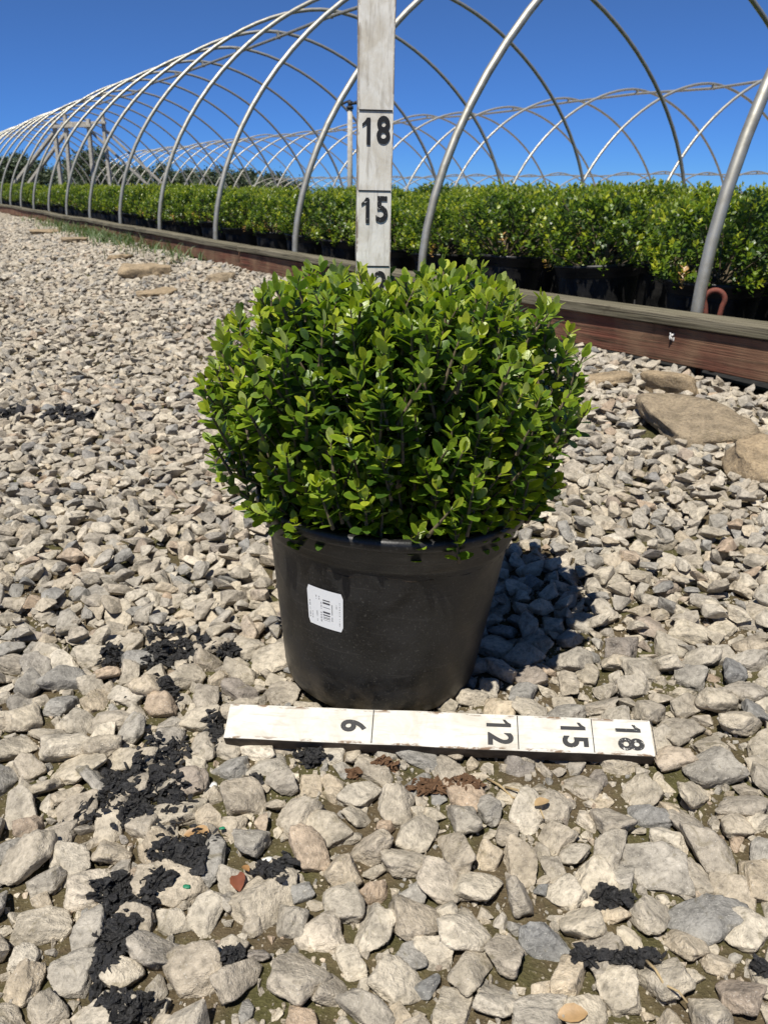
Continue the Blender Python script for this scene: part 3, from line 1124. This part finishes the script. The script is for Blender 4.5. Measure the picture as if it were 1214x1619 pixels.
for geo, lo, hi, bank in (('n', 0, 1.15, STONES_HI), ('m', 1.15, 2.6, STONES_MID), ('l', 2.6, 99, STONES_LOW)):
    for v in range(NVAR):
        sel = np.where((~isbig) & (var == v) & (dcam >= lo) & (dcam < hi))[0]
        if not len(sel):
            continue
        bk = STONES_MID if (bank is STONES_HI) else bank
        V, F = bk[v]
        W = np.einsum('nij,kj->nki', RS[sel], V) + CEN[sel][:, None, :]
        Vs.append(W.reshape(-1, 3)); Fs.append((F[None] + (np.arange(len(sel)) * len(V))[:, None, None] + off).reshape(-1, 3))
        Ts.append(np.repeat(tints[sel], len(V))); off += len(sel) * len(V)
# fine grit in the gaps of the foreground
ng = 15000
gy_ = np.sqrt(rng.random(ng) * (1.15 ** 2 - .3 ** 2) + .3 ** 2); gx_ = (rng.random(ng) * 2 - 1) * (.5 * gy_ + .2)
gr = .0011 + .0042 * rng.random(ng) ** 2.5
V, F = ico(1)
keep = (gx_ - HX) ** 2 + (gy_ - HY) ** 2 > .10 ** 2
gx_, gy_, gr = gx_[keep], gy_[keep], gr[keep]
for v in range(NVAR):
    sel = np.arange(v, len(gr), NVAR)
    V0, F0 = STONES_LOW[v]
    W = V0[None] * gr[sel][:, None, None] * rng.uniform(.6, 1.3, (len(sel), 1, 3)) + np.stack([gx_[sel], gy_[sel], ground_z(gx_[sel], gy_[sel]) + gr[sel] * .2], -1)[:, None, :]
    Vs.append(W.reshape(-1, 3)); Fs.append((F0[None] + (np.arange(len(sel)) * len(V0))[:, None, None] + off).reshape(-1, 3)); Ts.append(np.repeat(rng.random(len(sel)), len(V0)))
    off += len(sel) * len(V0)
gme = mesh_np('gravel', np.vstack(Vs), np.vstack(Fs), False)
set_attr(gme, 'tint', np.concatenate(Ts))
link('gravel', gme, M['gravel'], None, kind='stuff', label='pale limestone gravel spread over the yard', category='gravel')



def top_z(x, y):
    """height of the stones (or the dirt) under a point"""
    d2 = ((sx_ - x) ** 2 + (sy_ - y) ** 2) / (sr * 1.08) ** 2
    m_ = d2 < 1
    z = float(ground_z(x, y))
    if m_.any():
        z = max(z, float((zc[m_] + ec[m_] * .86 * np.sqrt(1 - d2[m_])).max()))
    return z


# ------------------------------------------------------------------ sandstone slabs
slab_labels = ['broad flat tan sandstone slab in the gravel below the timber edging', 'rounded tan sandstone block beside the broad flat slab',
               'narrow sandstone slab on edge between the broad slab and edging', 'flat pale slab half buried beside the edging near the boxwood',
               'thick tan boulder in the gravel on the grassy side of the boxwood', 'low tan stone just in front of the thick boulder',
               'low tan stone just behind the thick boulder', 'flat tan stone by the grass at the edging', 'tan stone at the edging behind the boxwood', 'pale flat stone by the far edging']
for n_, (px, py, a, b, h, tr) in enumerate(SLABS):
    V, F = stone_geo(900 + n_, 4, sharp=18, planes=9, rough=.07)
    V = V * np.array([a, b, h * .62]) * 1.05
    V[:, 2] = np.minimum(V[:, 2], h * .40 + .004 * np.sin(V[:, 0] * 40))
    me = mesh_np('sandstone_slab', V, F); me.materials.append(M['sandstone'])
    p = on_ground(px, py, .03)
    o = link('sandstone_slab', me, None, None, (p[0], p[1], p[2] + h * .16 + .014), label=slab_labels[n_], category='slab', kind='thing', group='sandstone slabs in the gravel')
    o.rotation_euler = (R(9 if n_ < 2 else random.uniform(-5, 5)), R(random.uniform(-5, 5)), R(tr))

# ------------------------------------------------------------------ black crumbled clumps, soil clods, dry leaves, straw
LUMPS = []
for k in range(7):
    V, F = ico(1)
    nz = fbm(V, 3.2, 4, 300 + k); rg = 1 - np.abs(fbm(V, 4.5, 3, 340 + k)) * 1.5
    LUMPS.append((V * (0.72 + .42 * nz + .30 * rg)[:, None], F))
clump_names = ['largest mound of black crumbled scrap on the gravel', 'pair of black scrap lumps in front of the largest mound', 'flaky black scrap patch beside a big pale stone', 'narrow black scrap streak running between pale stones',
               'black scrap patch on the gravel beside the pot', 'small black scrap crumb beside the patch near the pot', 'thin black scrap strip between the pot patch and the stick end', 'black scrap wedged at the end of the lying stick',
               'black scrap lump beside a reddish dry leaf', 'black scrap at the foot of the narrow streak', 'tiny black scrap crumb between pale stones', 'flat black scrap touching the pot side patch',
               'black scrap curl over a brown stone', 'thin black scrap sheet under a tan stone', 'small black scrap beside the thin sheet', 'black scrap beside the largest grey stone', 'dark scrap tucked under the lying stick',
               'far black scrap beyond the pot at the gravel edge', 'far black scrap with a pale stone beside it', 'far black scrap behind the pale stone', 'single black crumb below the lying stick']


def clump(name, c, rx, ry, z, n, mat, seed, size, sink=.35):
    r = np.random.default_rng(seed)
    Vs, Fs, off = [], [], 0
    for k in range(n):
        a = r.uniform(0, 2 * math.pi); d = math.sqrt(r.random()) * (1 + .28 * math.sin(3 * a + seed) + .18 * math.sin(7 * a + 2 * seed)) * (1.35 if r.random() < .07 else 1)
        px, py = rx * d * math.cos(a), ry * d * math.sin(a)
        V, F = STONES_LOW[r.integers(0, NVAR)] if r.random() < .75 else LUMPS[r.integers(0, len(LUMPS))]
        s = size * r.uniform(.4, 1.0) * (1.5 if r.random() < .12 else 1)
        q = Matrix.Rotation(r.uniform(0, 6), 3, Vector(r.normal(size=3)).normalized())
        W = ((V * s * np.array([1.5, .9, .42])) @ np.array(q)) * np.array([1, 1, .8])
        zz = (top_z(c[0] + px, c[1] + py) - z) * (1 - sink * r.random())
        W = W + np.array([px, py, zz + s * .15 + .004 * max(0, 1 - d) + r.uniform(0, .004)])
        Vs.append(W); Fs.append(F + off); off += len(V)
    me = mesh_np(name, np.vstack(Vs), np.vstack(Fs), False)
    return me


for n_, ((px, py, a, b, cnt), (x, y, rx, ry, z)) in enumerate(zip(CLUMPS, clump_xy)):
    size = .0046 if y < 1.2 else .010
    link('black_scrap', clump('black_scrap', (x, y), rx * .88, ry * .88, z, int(cnt * 16) + 14, M['black_scrap'], 500 + n_, size), M['black_scrap'], None, (x, y, z),
         label=clump_names[n_], category='scrap', group='black scrap on the gravel')

for n_, (px, py, a, b, cnt, lab) in enumerate([(690, 1254, 50, 12, 40, 'largest crumbled brown soil clod in front of the lying stick'), (612, 1216, 14, 7, 9, 'small brown soil clod touching the lying stick'),
                                              (560, 1226, 12, 7, 7, 'small brown soil crumb below the 6 on the lying stick'), (742, 1250, 22, 9, 14, 'brown soil clod beside the dry straw')]):
    p = on_ground(px, py); e = on_ground(px + a, py); f_ = on_ground(px, py - b)
    link('soil_clod', clump('soil_clod', (p[0], p[1]), abs(e[0] - p[0]), abs(f_[1] - p[1]), 0, cnt * 4, None, 700 + n_, .0045), M['clod'], None, (p[0], p[1], 0),
         label=lab, category='soil clod', group='brown soil clods')

for n_, (px, py, rz, ln_, tn, lift, lab) in enumerate([
        (318, 1312, 100, .021, .62, .026, 'tan dry leaf lying on the black scrap mound'), (330, 1314, 60, .021, .7, .028, 'second tan dry leaf paired on the black scrap mound'),
        (378, 1394, 15, .030, .05, .030, 'red-brown dry leaf beside a black scrap lump'), (393, 1366, 40, .014, .45, .020, 'small orange dry leaf above the red-brown one'),
        (930, 1590, 95, .030, .75, .034, 'pale orange dry leaf standing between stones'), (868, 1262, 120, .024, .9, .024, 'pale tan dry leaf beside the dry straw'),
        (205, 1432, 80, .018, .4, .030, 'small curled leaf in the flaky black scrap patch')]):
    p = on_ground(px, py, .02)
    V, F = leaf_template(ROWS, 5)
    V = V * np.array([.62, 1, 1.6]); V[:, 2] += .25 * V[:, 0] ** 2
    me = mesh_np('dry_leaf', V * ln_ * .72, F); set_attr(me, 'tint', np.full(len(V), tn)); me.materials.append(M['dry_leaf'])
    o = link('dry_leaf', me, None, None, (p[0], p[1], max(top_z(p[0], p[1]), top_z(p[0], p[1] + .008)) + .0025), label=lab, category='leaf', group='dry leaves on the gravel')
    o.rotation_euler = (R(random.uniform(2, 14)), R(random.uniform(-12, 12)), R(rz))

for n_, pts in enumerate([[(772, 1196), (812, 1228), (852, 1252)], [(800, 1214), (840, 1236), (862, 1268)], [(1024, 1502), (1052, 1538), (1090, 1566)]]):
    P = np.array([on_ground(a, b, .03) for a, b in pts])
    for q_ in P:
        q_[2] = top_z(q_[0], q_[1]) + .002
    P = np.vstack([P[0], (P[0] + P[1]) / 2 + [0, 0, .003], P[1], (P[1] + P[2]) / 2 + [.002, 0, .002], P[2]])
    link('straw', tube_mesh('straw', P, np.linspace(.0013, .0007, 5), 6), M['straw'], None, label=['dry straw stalk poking out from under the lying stick', 'shorter dry straw stalk crossing the longer one', 'thin dry straw stalk beside the largest grey stone'][n_], category='straw', group='dry straw stalks')

for n_, (px, py, s, m, lab) in enumerate([(335, 1217, .005, 'fleck', 'white fleck on a stone above the black scrap mound'), (302, 1392, .0045, 'fleck', 'white fleck between two black scrap lumps'),
                                         (422, 1338, .005, 'fleck', 'white fleck on bare dirt below the stick'), (294, 1389, .003, 'green_fleck', 'green plastic fleck between two black scrap lumps'), (350, 1294, .003, 'green_fleck', 'green plastic fleck beside the tan leaf')]):
    p = on_ground(px, py, .02)
    V, F = stone_geo(40 + n_, 2)
    link('plastic_fleck', mesh_np('plastic_fleck', V * s * np.array([1.2, .8, .4]), F), M[m], None, (p[0], p[1], top_z(p[0], p[1]) + .001), label=lab, category='fleck', group='plastic flecks')

# ------------------------------------------------------------------ rows of potted boxwoods in the hoop house
BG = []
for k in range(5):
    dp, df, dl, dw, dt, ds = bush(60 + k, 230, (0, 0), .335, .205, .128, .110, .20, .022, 5, 1200, dead=.05, jitter=.22, exp=2.6)
    me = leaves_mesh('foliage', LOW_V, LOW_F, dp, df, dl * 1.05, dw * 1.15, dt); me.materials.append(M['leaf_far'])
    sm = stems_mesh('branchwork', ds[::9], .004, .0012, 4); sm.materials.append(M['bark'])
    BG.append((me, sm))
BSOIL = soil_mesh(5)
TAG = bm_mesh('tag', box_bm(.03, .001, .022)); TAG.materials.append(M['fleck'])


S_LOOP = DX * anchor.location.x + DY * anchor.location.y
ORD = ['first', 'second', 'third', 'fourth', 'fifth', 'sixth', 'seventh', 'eighth', 'ninth', 'tenth', 'eleventh', 'twelfth', 'thirteenth', 'fourteenth', 'fifteenth', 'sixteenth']
front_count = [0]


def row_shrub(q, s, row, idx):
    x, y = xy(q, s)
    z = float(ground_z(x, y)) + .012
    fol, stm = BG[(idx * 3 + row * 2 + random.randint(0, 1)) % 5]
    if row == 0:
        lab, grp = 'potted boxwood far down the row behind the timber edging', 'boxwoods in the front row'
        if s > S_LOOP:
            lab = 'potted boxwood behind the edging on the open end side of the rusty loop'
        elif front_count[0] < len(ORD):
            lab = 'potted boxwood behind the edging, %s along the front row from the rusty loop' % ORD[front_count[0]]
            front_count[0] += 1
    else:
        lab, grp = 'potted boxwood packed behind the front row in the hoop house', 'boxwoods in the rows behind'
    o = link('potted_boxwood', None, None, None, (x, y, z), label=lab, category='potted shrub', group=grp)
    rz = random.uniform(0, 6.28)
    o.rotation_euler = (R(random.uniform(-3, 3)), R(random.uniform(-3, 3)), rz)
    sc = random.uniform(.90, 1.06)
    o.scale = (sc, sc, sc * random.uniform(.93, 1.05))
    link('foliage', fol, None, o)['kind'] = 'stuff'
    link('branchwork', stm, None, o)
    p = link('pot', POT_LO, None, o); p.scale = (1.08, 1.08, 1)
    if row < 3:
        link('rim', RIM_LO, None, p)
        link('soil', BSOIL, None, p)
    return o


idx = 0
for row in range(10):
    q = .30 + .43 * row
    s = .6 + random.uniform(-.2, .2)
    smin = -22 if row < 2 else (-15 if row < 4 else -8.5)
    while s > smin:
        qq = q + random.uniform(-.05, .05) * (0 if row == 0 else 1)
        if row == 0:
            # keep clear of the hoop legs
            f = ((S1 - s) / 1.3634) % 1.0
        x, y = xy(qq, s)
        vis = x / y < .50 + 1.0 / y
        if vis:
            row_shrub(qq, s + random.uniform(-.04, .04), row, idx)
            idx += 1
        s -= (.50 if row < 2 else .475) + random.uniform(-.02, .05)

# ------------------------------------------------------------------ irrigation riser, timber braces inside the far end of the house
r_ = ray(552, 300); t_ = (P0 + 2.3) / (NX * r_[0] + NY * r_[1]); bp = r_ * t_
rt = ray(557, 172) ; tp_z = CAM_H + rt[2] * (bp[1] / rt[1])
ris = link('irrigation_riser', None, None, None, (bp[0], bp[1], float(ground_z(bp[0], bp[1]))), label='slim irrigation riser post with sprinkler head among the shrubs', category='sprinkler')
hz = tp_z - float(ground_z(bp[0], bp[1]))
link('post', tube_mesh('post', [(0, 0, -.05), (.01, 0, hz * .5), (.02, 0, hz)], [.029, .028, .026], 10), M['weathered'], ris)
bm = bmesh.new()
bmesh.ops.create_cone(bm, cap_ends=True, segments=12, radius1=.034, radius2=.034, depth=.03, matrix=Matrix.Translation((.02, 0, hz + .01)))
bmesh.ops.create_cone(bm, cap_ends=True, segments=12, radius1=.02, radius2=.026, depth=.05, matrix=Matrix.Translation((.02, 0, hz + .045)))
bmesh.ops.create_cone(bm, cap_ends=True, segments=10, radius1=.014, radius2=.010, depth=.12, matrix=Matrix.Translation((-.03, 0, hz + .055)) @ Matrix.Rotation(R(70), 4, 'Y'))
bmesh.ops.create_cone(bm, cap_ends=True, segments=10, radius1=.012, radius2=.018, depth=.06, matrix=Matrix.Translation((.06, 0, hz + .05)) @ Matrix.Rotation(R(75), 4, 'Y'))
link('sprinkler_head', bm_mesh('sprinkler_head', bm, True), M['black_scrap'], ris)


def beam(name, a, b, w, root, mat):
    a, b = Vector(a), Vector(b); d = b - a
    me = bm_mesh(name, box_bm(w, w * .55, d.length, (0, 0, 0), .004, 1))
    o = link(name, me, mat, root, tuple((a + b) / 2))
    o.rotation_mode = 'QUATERNION'; o.rotation_quaternion = d.to_track_quat('Z', 'Y')


def zpt(px, py, Yd):
    r = ray(px, py); return r * (Yd / r[1]) + np.array([0, 0, CAM_H])


for n_, (Yd, posts, cross, braces, lab) in enumerate([
        (19.2, [((85, 186), (98, 296)), ((140, 188), (149, 292))], ((84, 201), (143, 199)), [((83, 211), (6, 298)), ((144, 209), (230, 296))], 'nearer pale timber brace frame inside the hoop house'),
        (20.6, [((103, 180), (112, 292)), ((162, 178), (175, 292))], ((103, 196), (166, 194)), [((106, 206), (36, 290)), ((163, 204), (254, 294))], 'darker timber brace frame behind the nearer brace frame')]):
    root = link('brace_frame', None, None, None, (0, 0, 0), label=lab, category='timber frame', group='timber brace frames')
    for a, b in posts:
        pa, pb = zpt(*a, Yd), zpt(*b, Yd)
        pb = pa + (pb - pa) * 1.45
        beam('post', pa, pb, .115, root, M['weathered'])
    a, b = zpt(*cross[0], Yd), zpt(*cross[1], Yd)
    beam('crossbeam', a + np.array([-.05, -.08, 0]), b + np.array([.05, -.08, 0]), .10, root, M['weathered'])
    for a, b in braces:
        pa, pb = zpt(*a, Yd), zpt(*b, Yd)
        pb = pa + (pb - pa) * 1.35
        beam('brace', pa + np.array([0, .07, 0]), pb + np.array([0, .5, 0]), .10, root, M['weathered'])

# ------------------------------------------------------------------ grass tufts along the left edging
ng = 2600
gs = rng.uniform(-13.2, -5.4, ng); w_ = np.exp(-((gs + 8.6) / 2.2) ** 2); kp = rng.random(ng) < w_ + .08
gs = gs[kp]; gq = -.12 - np.abs(rng.normal(0, .10, len(gs))) - .10 * (rng.random(len(gs)) < .2)
x, y = xy(gq, gs); z = ground_z(x, y)
n = len(x)
base = np.stack([x, y, z], -1)
h = rng.uniform(.03, .11, n); lean = rng.normal(0, .45, (n, 2)) * h[:, None]
wdir = rng.uniform(0, math.pi, n); wv = np.stack([np.cos(wdir), np.sin(wdir), np.zeros(n)], -1) * .0035
mid = base + np.stack([lean[:, 0] * .35, lean[:, 1] * .35, h * .6], -1); tip = base + np.stack([lean[:, 0], lean[:, 1], h], -1)
V = np.stack([base - wv, base + wv, mid + wv * .8, mid - wv * .8, tip + wv * .1, tip - wv * .1], 1).reshape(-1, 3)
F = np.concatenate([np.array([[0, 1, 2, 3], [3, 2, 4, 5]])[None] + (np.arange(n) * 6)[:, None, None]]).reshape(-1, 4)
me = mesh_np('grass', V, F); set_attr(me, 'tint', np.repeat(rng.random(n) ** 1.5, 6))
link('grass', me, M['grass'], None, kind='stuff', label='green grass tufts growing along the timber edging', category='grass')

# ------------------------------------------------------------------ far trees beyond the hoop houses
TREES = []
for k in range(4):
    r = np.random.default_rng(800 + k)
    conic = k % 2 == 0
    lum = 34
    P, Tn = [], []
    for _ in range(lum):
        f = r.random() ** .8
        zc_t = 1.6 + 4.4 * f
        wr = (1.9 * (1 - f) ** .7 + .25) if conic else 1.9 * math.sqrt(max(.05, 1 - (2 * f - .9) ** 2))
        a = r.uniform(0, 6.28); d = wr * math.sqrt(r.random())
        c = np.array([d * math.cos(a), d * math.sin(a), zc_t])
        m_ = 120
        P.append(c + r.normal(size=(m_, 3)) * np.array([.34, .34, .24])); Tn.append(np.clip(r.uniform(.1, .8) + r.normal(size=m_) * .15, 0, 1))
    P = np.vstack(P); Tn = np.concatenate(Tn)
    fr_ = frames(r.normal(size=P.shape), r.normal(size=P.shape) + np.array([0, 0, .6]))
    s_ = r.uniform(.14, .26, len(P))
    cm = leaves_mesh('crown', LOW_V, LOW_F, P, fr_, s_, s_ * .9, Tn); cm.materials.append(M['tree_leaf'])
    segs = [np.array([(0, 0, -.4), (.05, 0, 1.5), (-.05, .04, 3.4), (0, 0, 5.4)])] + [np.array([(0, 0, 1.4 + j * .6), (.5 * math.cos(j * 2.1), .5 * math.sin(j * 2.1), 2.0 + j * .6), (1.2 * math.cos(j * 2.1), 1.2 * math.sin(j * 2.1), 2.6 + j * .6)]) for j in range(5)]
    VV, FF, o_ = [], [], 0
    for j, c in enumerate(segs):
        V, F = tube(c, np.linspace(.16 if j == 0 else .07, .03, len(c)), 7, False)
        VV.append(V); FF.append(np.array(F) + o_); o_ += len(V)
    tm = mesh_np('trunk', np.vstack(VV), np.vstack(FF)); tm.materials.append(M['dark_bark'])
    TREES.append((cm, tm))
tree_px = [(-60, 262, 58), (-20, 256, 60), (12, 258, 52), (30, 250, 56), (60, 262, 60), (85, 268, 64), (112, 262, 58), (132, 246, 55), (150, 243, 57), (166, 262, 62), (190, 268, 60), (222, 270, 66),
           (252, 267, 60), (275, 272, 62), (300, 276, 64), (330, 275, 60), (358, 273, 66), (378, 274, 62), (392, 276, 68), (424, 280, 66), (446, 282, 70), (470, 286, 70)]
for n_, (px, py, Yd) in enumerate(tree_px):
    top = zpt(px, py, Yd)
    g = float(ground_z(top[0], top[1]))
    hgt = top[2] - g + .2
    cm, tm = TREES[n_ % 4]
    o = link('tree', None, None, None, (top[0], top[1], g), label='dark green tree on the far skyline behind the hoop houses', category='tree', group='far skyline trees')
    sc = hgt / 6.2
    o.scale = (max(sc, .75) * random.uniform(.9, 1.25),) * 2 + (sc,)
    o.rotation_euler = (0, 0, random.uniform(0, 6.28))
    link('crown', cm, None, o); link('trunk', tm, None, o)
